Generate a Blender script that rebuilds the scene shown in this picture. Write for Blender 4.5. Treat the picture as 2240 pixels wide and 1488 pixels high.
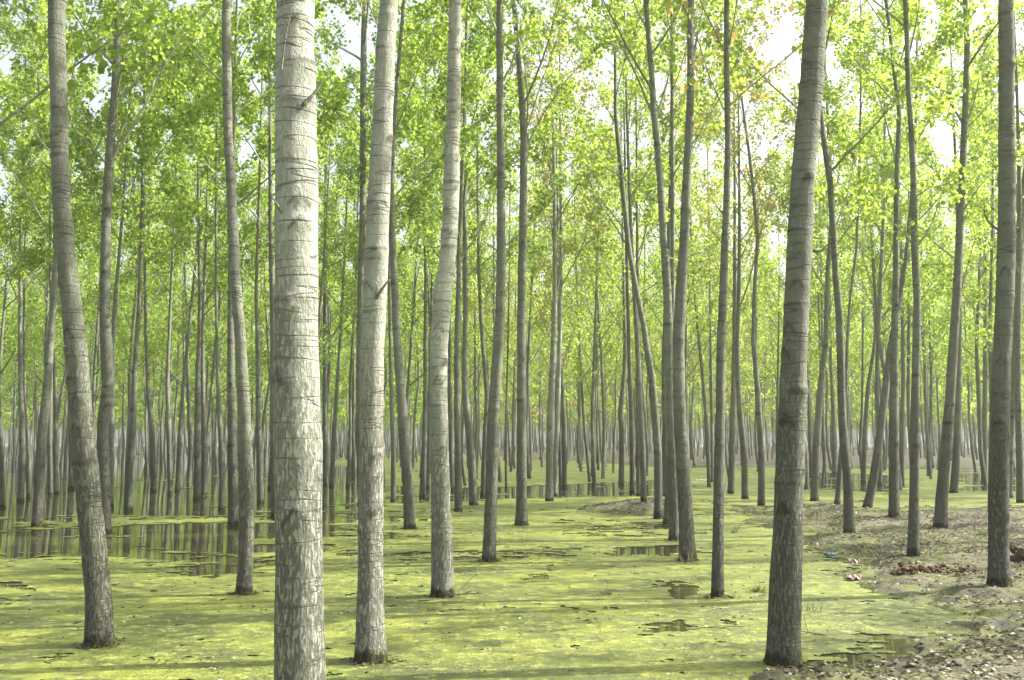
import bpy, math, random
import numpy as np
from mathutils import Vector

# ------------------------------------------------------------------ scene, camera, light
for o in list(bpy.data.objects):
    bpy.data.objects.remove(o)
scene = bpy.context.scene
COL = scene.collection
W, H_IMG, F = 2240.0, 1488.0, 2178.0      # photo frame, focal length in its pixels
HORIZON = 965.0
CAM_Z = 1.6
PITCH = math.atan((HORIZON - H_IMG / 2) / F)

cam_d = bpy.data.cameras.new('camera')
cam_d.sensor_width = 36.0
cam_d.lens = 36.0 * F / W
cam_d.clip_end = 3000
cam_d.clip_start = 0.05
cam = bpy.data.objects.new('camera', cam_d)
COL.objects.link(cam)
cam.location = (0, 0, CAM_Z)
cam.rotation_euler = (math.pi / 2 + PITCH, 0, 0)
scene.camera = cam

SUN_EL = math.radians(43)
SUN_DIR = Vector((0.98, 0.17, 0)).normalized() * math.cos(SUN_EL) + Vector((0, 0, math.sin(SUN_EL)))
world = bpy.data.worlds.new('World')
scene.world = world
world.use_nodes = True
wn = world.node_tree.nodes
wl = world.node_tree.links
wn.clear()
sky = wn.new('ShaderNodeTexSky')
sky.sky_type = 'NISHITA'
sky.sun_disc = False
sky.sun_elevation = SUN_EL
sky.sun_rotation = math.atan2(SUN_DIR.x, SUN_DIR.y)
sky.air_density = 1.0
sky.dust_density = 6.0
sky.ozone_density = 1.0
bg = wn.new('ShaderNodeBackground')
bg.inputs['Strength'].default_value = 0.13
wo = wn.new('ShaderNodeOutputWorld')
veil = wn.new('ShaderNodeHueSaturation')          # thin high cloud takes the blue out of the sky
veil.inputs['Saturation'].default_value = 0.45
veil.inputs['Value'].default_value = 1.15
wl.new(sky.outputs[0], veil.inputs['Color'])
wl.new(veil.outputs[0], bg.inputs[0])
wl.new(bg.outputs[0], wo.inputs[0])

sun_d = bpy.data.lights.new('sun', 'SUN')
sun_d.energy = 5.0
sun_d.angle = math.radians(0.5)
sun_d.color = (1.0, 0.95, 0.86)
sun = bpy.data.objects.new('sun', sun_d)
COL.objects.link(sun)
sun.rotation_euler = (-SUN_DIR).to_track_quat('-Z', 'Y').to_euler()

vs = scene.view_settings
vs.view_transform = 'Standard'
vs.look = 'None'
vs.exposure = 1.42
vs.gamma = 1.0
vs.use_curve_mapping = False
cy = scene.cycles
cy.max_bounces = 10
cy.diffuse_bounces = 5
cy.transmission_bounces = 6
cy.transparent_max_bounces = 8
cy.glossy_bounces = 3
cy.volume_bounces = 0
cy.caustics_reflective = False
cy.caustics_refractive = False
cy.sample_clamp_indirect = 6.0
cy.use_denoising = True
scene.render.filter_size = 1.6

# ------------------------------------------------------------------ helpers
RNG = np.random.default_rng(7)
random.seed(7)


def ray(px, py):
    u, v = (px - W / 2) / F, (H_IMG / 2 - py) / F
    cp, sp = math.cos(PITCH), math.sin(PITCH)
    return np.array([u, cp - v * sp, sp + v * cp])


def on_plane_z(px, py, z=0.0):
    d = ray(px, py)
    t = (z - CAM_Z) / d[2]
    return d * t + np.array([0, 0, CAM_Z])


def on_plane_y(px, py, Y):
    d = ray(px, py)
    t = Y / d[1]
    return d * t + np.array([0, 0, CAM_Z])


def tag(o, label=None, cat=None, group=None, kind=None):
    if label: o['label'] = label
    if cat: o['category'] = cat
    if group: o['group'] = group
    if kind: o['kind'] = kind
    return o


def mesh_np(name, verts, faces, smooth=False, mats=None, midx=None):
    """verts (N,3), faces (M,4) quads (or list of arrays with the same width)"""
    me = bpy.data.meshes.new(name)
    verts = np.asarray(verts, dtype=np.float32)
    faces = np.asarray(faces, dtype=np.int32)
    k = faces.shape[1]
    me.vertices.add(len(verts))
    me.vertices.foreach_set('co', verts.ravel())
    me.loops.add(faces.size)
    me.loops.foreach_set('vertex_index', faces.ravel())
    me.polygons.add(len(faces))
    me.polygons.foreach_set('loop_start', np.arange(0, faces.size, k, dtype=np.int32))
    me.polygons.foreach_set('loop_total', np.full(len(faces), k, dtype=np.int32))
    if smooth:
        me.polygons.foreach_set('use_smooth', np.ones(len(faces), dtype=bool))
    for m in (mats or []):
        me.materials.append(m)
    if midx is not None:
        me.polygons.foreach_set('material_index', np.asarray(midx, dtype=np.int32))
    me.update(calc_edges=True)
    return me


def link(name, me, parent=None, loc=None):
    o = bpy.data.objects.new(name, me)
    COL.objects.link(o)
    if parent is not None: o.parent = parent
    if loc is not None: o.location = loc
    return o


def empty(name, loc, rz=0.0):
    o = bpy.data.objects.new(name, None)
    COL.objects.link(o)
    o.location = loc
    o.rotation_euler = (0, 0, rz)
    o.empty_display_size = 0.2
    return o


def hash2(ix, iy, seed):
    h = (ix.astype(np.int64) * 374761393 + iy.astype(np.int64) * 668265263 + seed * 1442695041) & 0x7fffffff
    h = ((h ^ (h >> 13)) * 1274126177) & 0x7fffffff
    h = h ^ (h >> 16)
    return (h & 0xffff) / 65535.0


def vnoise(x, y, seed=0):
    ix, iy = np.floor(x), np.floor(y)
    fx, fy = x - ix, y - iy
    fx = fx * fx * (3 - 2 * fx)
    fy = fy * fy * (3 - 2 * fy)
    a = hash2(ix, iy, seed); b = hash2(ix + 1, iy, seed)
    c = hash2(ix, iy + 1, seed); d = hash2(ix + 1, iy + 1, seed)
    return (a * (1 - fx) + b * fx) * (1 - fy) + (c * (1 - fx) + d * fx) * fy


def fbm(x, y, seed=0, octv=4):
    s, a, t = 0.0, 0.5, 0.0
    for i in range(octv):
        s = s + a * vnoise(x, y, seed + i * 17)
        t += a
        a *= 0.5
        x, y = x * 2.03 + 11.7, y * 2.03 + 5.3
    return s / t


def poly_sd(poly, x, y):
    """signed distance, positive inside"""
    p = np.asarray(poly, float)
    d = np.full(x.shape, 1e9)
    inside = np.zeros(x.shape, bool)
    n = len(p)
    for i in range(n):
        a, b = p[i], p[(i + 1) % n]
        e = b - a
        wx, wy = x - a[0], y - a[1]
        t = np.clip((wx * e[0] + wy * e[1]) / (e @ e), 0, 1)
        d = np.minimum(d, (wx - e[0] * t) ** 2 + (wy - e[1] * t) ** 2)
        c = ((a[1] > y) != (b[1] > y)) & (x < (b[0] - a[0]) * (y - a[1]) / (b[1] - a[1] + 1e-12) + a[0])
        inside ^= c
    d = np.sqrt(d)
    return np.where(inside, d, -d)


# ------------------------------------------------------------------ node materials
def new_mat(name):
    m = bpy.data.materials.new(name)
    m.use_nodes = True
    nt = m.node_tree
    nt.nodes.clear()
    out = nt.nodes.new('ShaderNodeOutputMaterial')
    return m, nt, out


class N:
    def __init__(self, nt): self.nt = nt
    def node(self, t, **kw):
        n = self.nt.nodes.new(t)
        for k, v in kw.items(): setattr(n, k, v)
        return n
    def put(self, sock, v):
        if hasattr(v, 'links'): self.nt.links.new(v, sock)
        else: sock.default_value = v
    def math(self, op, a, b=0.0, c=None, clamp=False):
        n = self.node('ShaderNodeMath', operation=op, use_clamp=clamp)
        self.put(n.inputs[0], a); self.put(n.inputs[1], b)
        if c is not None: self.put(n.inputs[2], c)
        return n.outputs[0]
    def mapr(self, v, a, b, c=0.0, d=1.0, smooth=True):
        n = self.node('ShaderNodeMapRange', interpolation_type='SMOOTHSTEP' if smooth else 'LINEAR')
        self.put(n.inputs[0], v)
        for i, q in enumerate((a, b, c, d)): n.inputs[i + 1].default_value = q
        return n.outputs[0]
    def mix(self, f, a, b, blend='MIX'):
        n = self.node('ShaderNodeMix', data_type='RGBA', blend_type=blend)
        self.put(n.inputs[0], f)
        self.put(n.inputs[6], a if hasattr(a, 'links') else (*a, 1)); self.put(n.inputs[7], b if hasattr(b, 'links') else (*b, 1))
        return n.outputs[2]
    def noise(self, vec, scale, detail=4.0, rough=0.55, dist=0.0):
        n = self.node('ShaderNodeTexNoise')
        self.put(n.inputs['Vector'], vec)
        n.inputs['Scale'].default_value = scale
        n.inputs['Detail'].default_value = detail
        n.inputs['Roughness'].default_value = rough
        n.inputs['Distortion'].default_value = dist
        return n.outputs[0]
    def scale(self, vec, s):
        n = self.node('ShaderNodeVectorMath', operation='MULTIPLY')
        self.put(n.inputs[0], vec); n.inputs[1].default_value = s
        return n.outputs[0]
    def ramp(self, f, stops, interp='LINEAR'):
        n = self.node('ShaderNodeValToRGB')
        n.color_ramp.interpolation = interp
        e = n.color_ramp.elements
        while len(e) < len(stops): e.new(0.5)
        for q, (p, c) in zip(e, stops):
            q.position = p; q.color = (*c, 1)
        self.put(n.inputs[0], f)
        return n.outputs[0]
    def bump(self, h, strength=0.5, dist=0.01, normal=None):
        n = self.node('ShaderNodeBump')
        n.inputs['Strength'].default_value = strength
        n.inputs['Distance'].default_value = dist
        self.put(n.inputs['Height'], h)
        if normal is not None: self.put(n.inputs['Normal'], normal)
        return n.outputs[0]
    def bsdf(self, color, rough=0.8, normal=None, spec=0.3, **kw):
        n = self.node('ShaderNodeBsdfPrincipled')
        self.put(n.inputs['Base Color'], color if hasattr(color, 'links') else (*color, 1))
        self.put(n.inputs['Roughness'], rough)
        n.inputs['Specular IOR Level'].default_value = spec
        if normal is not None: self.put(n.inputs['Normal'], normal)
        for k, v in kw.items(): self.put(n.inputs[k], v)
        return n.outputs[0]


def bark_mat(name, pale, rough_c, dark):
    m, nt, out = new_mat(name)
    g = N(nt)
    tc = g.node('ShaderNodeTexCoord')
    oi = g.node('ShaderNodeObjectInfo')
    obj = tc.outputs['Object']
    off = g.node('ShaderNodeVectorMath', operation='ADD')
    g.put(off.inputs[0], obj)
    cx = g.node('ShaderNodeCombineXYZ')
    r100 = g.math('MULTIPLY', oi.outputs['Random'], 40.0)
    for i in range(3): g.put(cx.inputs[i], r100)
    g.put(off.inputs[1], cx.outputs[0])
    p = off.outputs[0]
    sep = g.node('ShaderNodeSeparateXYZ')
    g.put(sep.inputs[0], obj)
    z = sep.outputs[2]
    big = g.noise(p, 1.3, 3)
    # how far up the furrowed bark reaches
    zz = g.math('ADD', z, g.math('MULTIPLY', big, -2.6))
    up = g.mapr(zz, -1.1, 1.3)                                  # 0 furrowed .. 1 smooth
    # furrows: stretched along z
    fur = g.noise(g.scale(p, (74, 74, 15)), 1.0, 5, 0.7, 0.4)
    furm = g.mapr(fur, 0.36, 0.55)
    plates = g.noise(g.scale(p, (75, 75, 40)), 1.0, 3, 0.6)
    low_c = g.mix(furm, tuple(0.62 * a + 0.38 * b for a, b in zip(rough_c, dark)), rough_c)
    blot = g.noise(g.scale(p, (11, 11, 5)), 1.0, 5, 0.7)
    low_c = g.mix(g.mapr(blot, 0.36, 0.62, 0.22, 0.0), low_c, tuple(c * 0.5 for c in rough_c))
    low_c = g.mix(g.mapr(plates, 0.45, 0.75, 0.0, 0.10), low_c, pale)
    # smooth bark with lenticel rings
    patch = g.noise(g.scale(p, (5, 5, 3.5)), 1.0, 5, 0.6)
    up_c = g.mix(g.mapr(patch, 0.33, 0.68), tuple(c * 0.72 for c in pale), pale)
    ringn = g.noise(g.scale(p, (0.9, 0.9, 10)), 1.0, 2, 0.5, 0.15)
    ring = g.math('ABSOLUTE', g.math('SUBTRACT', ringn, 0.5))
    ringm = g.mapr(ring, 0.0, 0.020, 1.0, 0.0)
    brk = g.noise(g.scale(p, (9, 9, 9)), 1.0, 3)
    ringm = g.math('MULTIPLY', ringm, g.mapr(brk, 0.34, 0.52))
    dash = g.noise(g.scale(p, (14, 14, 85)), 1.0, 2, 0.5)
    dashm = g.mapr(dash, 0.62, 0.74, 0.0, 0.6)
    up_c = g.mix(g.math('MULTIPLY', ringm, 0.5), up_c, dark)
    up_c = g.mix(dashm, up_c, tuple(0.5 * (a + b) for a, b in zip(pale, dark)))
    lich = g.noise(p, 6.0, 5, 0.7)
    up_c = g.mix(g.mapr(lich, 0.58, 0.72, 0.0, 0.35), up_c, (0.30, 0.33, 0.22))
    low_c = g.mix(g.math('MULTIPLY', ringm, 0.15), low_c, dark)
    col = g.mix(up, low_c, up_c)
    # scars
    at = g.node('ShaderNodeAttribute', attribute_name='scar')
    col = g.mix(g.math('MULTIPLY', at.outputs['Fac'], 0.85), col, tuple(c * 0.75 for c in dark))
    # tide mark: dark wet bark and moss just above the water
    wn_ = g.math('ADD', z, g.math('MULTIPLY', g.noise(p, 14, 3), -0.16))
    wet = g.mapr(wn_, -0.02, 0.05, 1.0, 0.0)
    moss = g.mapr(g.noise(p, 22, 4), 0.45, 0.6)
    col = g.mix(wet, col, g.mix(moss, (0.026, 0.024, 0.014), (0.085, 0.10, 0.015)))
    # tone per tree
    hv = g.node('ShaderNodeHueSaturation')
    g.put(hv.inputs['Color'], col)
    g.put(hv.inputs['Value'], g.mapr(oi.outputs['Random'], 0, 1, 0.82, 1.12, False))
    col = hv.outputs[0]
    h = g.math('ADD', g.math('MULTIPLY', furm, g.math('SUBTRACT', 1.15, up)), g.math('MULTIPLY', plates, 0.35))
    h = g.math('ADD', h, g.math('MULTIPLY', ringm, -0.35))
    nrm = g.bump(h, 1.0, 0.028)
    nt.links.new(g.bsdf(col, 0.82, nrm, 0.25), out.inputs[0])
    return m


def leaf_mat(name, stops, trans_gain, fac=0.5):
    m, nt, out = new_mat(name)
    g = N(nt)
    geo = g.node('ShaderNodeNewGeometry')
    oi = g.node('ShaderNodeObjectInfo')
    rnd = geo.outputs['Random Per Island']
    f = g.math('ADD', g.math('MULTIPLY', rnd, 0.85), g.math('MULTIPLY', oi.outputs['Random'], 0.15))
    col = g.ramp(f, stops)
    d = g.bsdf(col, 0.5, None, 0.35)
    t = g.node('ShaderNodeBsdfTranslucent')
    g.put(t.inputs[0], g.mix(1.0, col, trans_gain, 'MULTIPLY'))
    mx = g.node('ShaderNodeMixShader')
    mx.inputs[0].default_value = fac
    nt.links.new(d, mx.inputs[1]); nt.links.new(t.outputs[0], mx.inputs[2])
    nt.links.new(mx.outputs[0], out.inputs[0])
    return m


BARK = bark_mat('poplar_bark_pale', (0.43, 0.44, 0.36), (0.30, 0.305, 0.245), (0.085, 0.085, 0.066))
BARK_D = bark_mat('poplar_bark_dull', (0.225, 0.235, 0.18), (0.165, 0.168, 0.125), (0.052, 0.053, 0.039))
TWIG = bark_mat('poplar_twig_bark', (0.36, 0.37, 0.27), (0.30, 0.29, 0.22), (0.10, 0.09, 0.07))
LEAF_G = leaf_mat('leaf_green', [(0.0, (0.118, 0.18, 0.023)), (0.35, (0.162, 0.24, 0.031)), (0.75, (0.220, 0.30, 0.043)), (0.97, (0.284, 0.34, 0.063)), (1.0, (0.34, 0.21, 0.08))], (2.1, 2.1, 1.9), 0.6)
LEAF_Y = leaf_mat('leaf_yellow_green', [(0.0, (0.147, 0.21, 0.029)), (0.4, (0.196, 0.27, 0.040)), (0.8, (0.254, 0.32, 0.053)), (0.97, (0.294, 0.345, 0.075)), (1.0, (0.36, 0.25, 0.10))], (2.1, 2.1, 1.9), 0.6)
LEAF_B = leaf_mat('leaf_bronze', [(0.0, (0.17, 0.22, 0.04)), (0.55, (0.23, 0.28, 0.06)), (0.66, (0.31, 0.26, 0.09)), (0.85, (0.36, 0.25, 0.10)), (1.0, (0.40, 0.22, 0.10))], (1.95, 1.95, 1.85), 0.6)


def ground_mat():
    m, nt, out = new_mat('mud_and_leaf_litter')
    g = N(nt)
    p = g.node('ShaderNodeTexCoord').outputs['Object']
    a = g.noise(p, 1.1, 5, 0.6)
    b = g.noise(p, 9, 6, 0.7)
    c = g.noise(p, 38, 4, 0.7)
    col = g.mix(g.mapr(a, 0.35, 0.65), (0.046, 0.045, 0.029), (0.095, 0.09, 0.060))
    col = g.mix(g.mapr(b, 0.42, 0.66, 0, 0.85), col, (0.19, 0.168, 0.118))
    col = g.mix(g.mapr(c, 0.52, 0.7, 0, 0.8), col, (0.035, 0.03, 0.02))
    sep = g.node('ShaderNodeSeparateXYZ')
    g.put(sep.inputs[0], p)
    zz = g.math('ADD', sep.outputs[2], g.math('MULTIPLY', g.noise(p, 5, 4), -0.05))
    wet = g.mapr(zz, -0.03, 0.06, 1.0, 0.0)
    col = g.mix(wet, col, (0.035, 0.034, 0.016))
    alg = g.math('MULTIPLY', g.mapr(g.noise(p, 2.2, 5, 0.65), 0.42, 0.56), g.mapr(zz, 0.02, 0.13, 0.85, 0.0))
    col = g.mix(alg, col, (0.10, 0.115, 0.025))
    h = g.math('ADD', g.math('MULTIPLY', b, 1.0), g.math('MULTIPLY', c, 0.5))
    nt.links.new(g.bsdf(col, g.mapr(wet, 0, 1, 0.9, 0.35), g.bump(h, 0.9, 0.03), 0.3), out.inputs[0])
    return m


def water_mat():
    m, nt, out = new_mat('still_flood_water')
    g = N(nt)
    p = g.node('ShaderNodeTexCoord').outputs['Object']
    n1 = g.noise(g.scale(p, (0.7, 1.6, 1)), 1.0, 3)
    n2 = g.noise(p, 9, 2)
    h = g.math('ADD', n1, g.math('MULTIPLY', n2, 0.06))
    col = g.mix(g.mapr(g.noise(p, 0.5, 3), 0.35, 0.65), (0.035, 0.032, 0.012), (0.06, 0.062, 0.018))
    nt.links.new(g.bsdf(col, 0.03, g.bump(h, 0.10, 0.02), 0.5, IOR=1.33), out.inputs[0])
    return m


def weed_mat():
    m, nt, out = new_mat('duckweed_film')
    g = N(nt)
    p = g.node('ShaderNodeTexCoord').outputs['Object']
    a = g.noise(g.scale(p, (0.45, 0.8, 1)), 1.0, 5, 0.6)
    b = g.noise(g.scale(p, (4.5, 6.5, 1)), 1.0, 6, 0.7)
    c = g.noise(p, 55, 3, 0.7)
    e = g.noise(g.scale(p, (1.6, 2.6, 1)), 1.0, 8, 0.75, 0.5)
    col = g.mix(g.mapr(a, 0.40, 0.60), (0.092, 0.118, 0.020), (0.235, 0.262, 0.036))
    col = g.mix(g.mapr(b, 0.40, 0.58, 0.65, 0.0), col, (0.075, 0.10, 0.018))
    col = g.mix(g.mapr(b, 0.56, 0.70, 0.0, 0.75), col, (0.33, 0.345, 0.065))
    col = g.mix(g.mapr(e, 0.49, 0.62, 0.0, 0.85), col, (0.06, 0.068, 0.024))
    col = g.mix(g.mapr(c, 0.52, 0.68, 0.0, 0.65), col, (0.05, 0.066, 0.015))
    c2 = g.noise(p, 8, 6, 0.8)
    col = g.mix(g.mapr(c2, 0.52, 0.62, 0.0, 0.75), col, (0.36, 0.38, 0.09))
    c3 = g.noise(g.scale(p, (5, 8, 1)), 1.7, 7, 0.8, 0.6)
    col = g.mix(g.mapr(c3, 0.56, 0.66, 0.0, 0.6), col, (0.04, 0.048, 0.015))
    fl = g.noise(g.scale(p, (9, 16, 1)), 1.0, 5, 0.75)
    col = g.mix(g.mapr(fl, 0.56, 0.68, 0.0, 0.85), col, (0.075, 0.065, 0.03))
    h = g.math('ADD', g.math('MULTIPLY', c, 0.6), g.math('ADD', b, c2))
    nt.links.new(g.bsdf(col, 0.42, g.bump(h, 0.9, 0.03), 0.5), out.inputs[0])
    return m


def plain_mat(name, c1, c2, scale=20, rough=0.7, bump=0.4, spec=0.3):
    m, nt, out = new_mat(name)
    g = N(nt)
    p = g.node('ShaderNodeTexCoord').outputs['Object']
    n = g.noise(p, scale, 5, 0.65)
    nt.links.new(g.bsdf(g.mix(g.mapr(n, 0.35, 0.65), c1, c2), rough, g.bump(n, bump, 0.01), spec), out.inputs[0])
    return m


def island_mat(name, stops, rough=0.8, fac=0.2):
    m, nt, out = new_mat(name)
    g = N(nt)
    geo = g.node('ShaderNodeNewGeometry')
    col = g.ramp(geo.outputs['Random Per Island'], stops)
    d = g.bsdf(col, rough, None, 0.25)
    t = g.node('ShaderNodeBsdfTranslucent')
    g.put(t.inputs[0], col)
    mx = g.node('ShaderNodeMixShader')
    mx.inputs[0].default_value = fac
    nt.links.new(d, mx.inputs[1]); nt.links.new(t.outputs[0], mx.inputs[2])
    nt.links.new(mx.outputs[0], out.inputs[0])
    return m


# ------------------------------------------------------------------ ground
def gp(pts, z=0.0):
    return [on_plane_z(px, py, z)[:2] for px, py in pts]


BANK = gp([(1610, 1108), (1650, 1150), (1740, 1168), (1770, 1215), (1850, 1262), (1960, 1300), (2010, 1325), (1980, 1375),
           (1920, 1425), (1830, 1455), (1640, 1452), (1600, 1530), (1750, 1750), (2700, 1750), (3300, 1300), (2900, 1118), (2300, 1108),
           (2040, 1112), (1900, 1112), (1800, 1103)])
MOUND = gp([(1290, 1116), (1330, 1103), (1420, 1096), (1480, 1100), (1500, 1124), (1440, 1130), (1340, 1128)])
MOUND2 = gp([(1400, 1148), (1450, 1141), (1500, 1146), (1480, 1156), (1420, 1157)])
FARBANK = [(9, 62), (26, 55), (60, 52), (160, 60), (300, 200), (200, 420), (-60, 420), (-20, 150), (0, 100)]
FARLEFT = [(-300, 130), (-60, 120), (-40, 160), (-20, 150), (-60, 420), (-500, 420)]


def height(x, y):
    x = np.asarray(x, float); y = np.asarray(y, float)
    n = fbm(x * 0.9, y * 0.9, 3, 4) - 0.5
    f = fbm(x * 4.5, y * 4.5, 9, 4) - 0.5
    sd = poly_sd(BANK, x, y) + n * 1.4
    hb = np.where(sd > 0, 0.16 * (1 - np.exp(-sd * 0.35)), np.maximum(sd * 0.25, -0.4))
    sm = poly_sd(MOUND, x, y) + n * 0.9
    hm = np.where(sm > 0, 0.30 * (1 - np.exp(-sm * 0.6)), np.maximum(sm * 0.3, -0.4))
    s2 = poly_sd(MOUND2, x, y) + n * 0.7
    h2 = np.where(s2 > 0, 0.10 * (1 - np.exp(-s2 * 0.8)), np.maximum(s2 * 0.3, -0.4))
    sf = poly_sd(FARBANK, x, y) + n * 4
    hf = np.where(sf > 0, 0.35 * (1 - np.exp(-sf * 0.2)), np.maximum(sf * 0.1, -0.4))
    sl = poly_sd(FARLEFT, x, y) + n * 4
    hl = np.where(sl > 0, 0.5 * (1 - np.exp(-sl * 0.2)), np.maximum(sl * 0.1, -0.4))
    h = np.maximum.reduce([hb, hm, h2, hf, hl])
    near = np.exp(-np.maximum(0, y - 30) / 20)
    return h + (f * 0.10 + n * 0.12) * (0.4 + 0.6 * near) * np.clip(1 + h * 2, 0.3, 1)


def hz(x, y):
    return float(height(np.array([x]), np.array([y]))[0])


def spaced(segs):
    """segs: list of (start, end, step) chained"""
    out = []
    for a, b, s in segs:
        n = max(1, int(round((b - a) / s)))
        out += list(a + (b - a) * np.arange(n) / n)
    out.append(segs[-1][1])
    return np.array(out)


def grid_mesh(xs, ys, zfun):
    X, Y = np.meshgrid(xs, ys)
    Z = zfun(X, Y)
    nx, ny = len(xs), len(ys)
    idx = np.arange(nx * ny).reshape(ny, nx)
    f = np.stack([idx[:-1, :-1], idx[:-1, 1:], idx[1:, 1:], idx[1:, :-1]], -1).reshape(-1, 4)
    return np.stack([X, Y, Z], -1).reshape(-1, 3), f


gx = spaced([(-320, -60, 20), (-60, -6, 3), (-6, 1.2, 0.4), (1.2, 8.5, 0.045), (8.5, 16, 0.15), (16, 60, 1.5), (60, 320, 20)])
gy = spaced([(-60, -20, 20), (-20, 4.5, 0.7), (4.5, 14, 0.045), (14, 27, 0.10), (27, 70, 0.6), (70, 200, 4), (200, 440, 40)])
v, f = grid_mesh(gx, gy, height)
GROUND_M = ground_mat()
o = link('ground', mesh_np('ground', v, f, True, [GROUND_M]))
tag(o, 'brown mud and leaf litter ground rising into a low bank on the right', 'ground', kind='structure')

wv = np.array([[-319, -59, 0], [319, -59, 0], [319, 439, 0], [-319, 439, 0]], float)
o = link('water', mesh_np('water', wv, [[0, 1, 2, 3]], False, [water_mat()]))
tag(o, 'still olive floodwater reflecting the trunks', 'water', kind='structure')

# ------------------------------------------------------------------ duckweed film
OPEN = [
    (gp([(830, 1112), (1560, 1112), (1640, 1180), (1600, 1330), (1300, 1345), (830, 1340)]), 0.165, 0.8),  # image outlines of open water, threshold shift, softness in metres
    (gp([(-200, 1000), (600, 1004), (830, 1030), (870, 1105), (800, 1218), (690, 1216), (600, 1246), (440, 1256), (250, 1236), (100, 1228), (-200, 1222)]), 0.43, 2.6),
    (gp([(-60, 1277), (60, 1272), (105, 1290), (95, 1306), (20, 1318), (-60, 1318)]), 0.36, 0.25),
    (gp([(820, 1062), (1100, 1066), (1300, 1056), (1490, 1050), (1490, 1084), (1290, 1086), (1000, 1100), (840, 1104)]), 0.40, 1.0),
    (gp([(1118, 1262), (1150, 1252), (1215, 1228), (1225, 1240), (1205, 1268), (1130, 1276)]), 0.36, 0.2),
    (gp([(1335, 1198), (1500, 1193), (1500, 1212), (1340, 1216)]), 0.40, 0.2),
    (gp([(1355, 1232), (1470, 1228), (1460, 1262), (1365, 1270)]), 0.32, 0.2),
    (gp([(1460, 1290), (1490, 1282), (1530, 1284), (1528, 1300), (1490, 1312), (1462, 1306)]), 0.48, 0.12),
    (gp([(1250, 1395), (1500, 1350), (1530, 1372), (1480, 1400), (1290, 1425)]), 0.20, 0.25),
    (gp([(1080, 1400), (1160, 1393), (1170, 1412), (1090, 1418)]), 0.12, 0.15),
    (gp([(830, 1120), (890, 1116), (880, 1182), (836, 1190)]), 0.30, 0.4),
    (gp([(850, 1255), (905, 1250), (900, 1275), (850, 1280)]), 0.26, 0.2),
    (gp([(845, 1315), (880, 1310), (875, 1335), (848, 1338)]), 0.26, 0.2),
    (gp([(715, 1285), (780, 1285), (780, 1330), (715, 1322)]), 0.16, 0.2),
    (gp([(1740, 1032), (1960, 1040), (1960, 1078), (1745, 1072)]), 0.38, 1.0),
    (gp([(2070, 1030), (2400, 1022), (2400, 1080), (2100, 1074)]), 0.38, 1.0),
    (gp([(1790, 1300), (1900, 1285), (2060, 1325), (2110, 1390), (2000, 1432), (1800, 1440), (1760, 1380)]), 0.15, 0.9),
]
WEEDY = [  # strips of weed drifting over the open water
    (gp([(230, 1128), (600, 1126), (600, 1142), (240, 1148)]), 0.22, 0.8),
    (gp([(0, 1140), (120, 1136), (330, 1150), (350, 1168), (0, 1166)]), 0.10, 0.8),
    (gp([(540, 1180), (790, 1176), (780, 1188), (520, 1192)]), 0.28, 0.4),
    (gp([(-50, 1225), (180, 1232), (180, 1250), (-50, 1250)]), 0.25, 0.4),
]


def weed_keep(x, y):
    n = fbm(x * 0.55 + 40, y * 1.05 + 13, 21, 5)
    fine = fbm(x * 4.2, y * 6.0, 33, 5)
    t = np.full(x.shape, 0.27)
    for poly, s, soft in OPEN:
        t = np.maximum(t, 0.22 + s * np.clip(0.5 + poly_sd(poly, x, y) / soft, 0, 1))
    for poly, s, soft in WEEDY:
        t = t - s * np.clip(0.5 + poly_sd(poly, x, y) / soft, 0, 1)
    h = height(x, y)
    t = t + 0.22 * np.clip((h + 0.10) / 0.10, 0, 1) * (y < 30)
    far = np.clip((y - 45) / 60, 0, 1) * np.clip((-x - 5) / 10, 0, 1)
    t = t + far * 0.3
    spk = fbm(x * 12, y * 14, 44, 3)
    return (0.50 * n + 0.34 * fine + 0.16 * spk > t) & (0.5 * fine + 0.5 * spk > 0.285)


VV, FF, base = [], [], 0
for xs, ys in ((spaced([(-9.5, 9.5, 0.021)]), spaced([(4.0, 9, 0.022), (9, 14, 0.045), (14, 20, 0.09)])),
               (spaced([(-14, -9.5, 0.08)]), spaced([(4.0, 20, 0.12)])),
               (spaced([(9.5, 14, 0.08)]), spaced([(4.0, 20, 0.12)])),
               (spaced([(-34, 34, 0.09)]), spaced([(20, 30, 0.22), (30, 60, 0.6)])),
               (spaced([(-90, 90, 0.4)]), spaced([(60, 160, 2.0)])),
               (spaced([(-12, 12, 0.3)]), spaced([(-6, 4.0, 0.3)]))):
    X, Y = np.meshgrid(xs, ys)
    cx, cyy = 0.5 * (X[:-1, :-1] + X[1:, 1:]), 0.5 * (Y[:-1, :-1] + Y[1:, 1:])
    keep = weed_keep(cx, cyy) & (height(cx, cyy) < 0.03)
    jx = (RNG.random(X.shape) - 0.5) * 0.6 * np.gradient(xs)[None, :]
    jy = (RNG.random(X.shape) - 0.5) * 0.6 * np.gradient(ys)[:, None]
    for j in (jx, jy):
        j[0] = j[-1] = 0; j[:, 0] = j[:, -1] = 0
    Z = 0.005 + 0.006 * fbm(X * 3, Y * 3, 5, 3)
    v, f = grid_mesh(xs, ys, lambda a, b: Z)
    v[:, 0] += jx.ravel(); v[:, 1] += jy.ravel()
    f = f[keep.ravel()]
    used = np.unique(f)
    remap = np.full(len(v), -1); remap[used] = np.arange(len(used))
    VV.append(v[used]); FF.append(remap[f] + base)
    base += len(used)
WEED_M = weed_mat()
o = link('duckweed', mesh_np('duckweed', np.concatenate(VV), np.concatenate(FF), True, [WEED_M]))
tag(o, 'yellow green duckweed film floating over the flooded ground', 'duckweed', kind='stuff')

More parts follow.
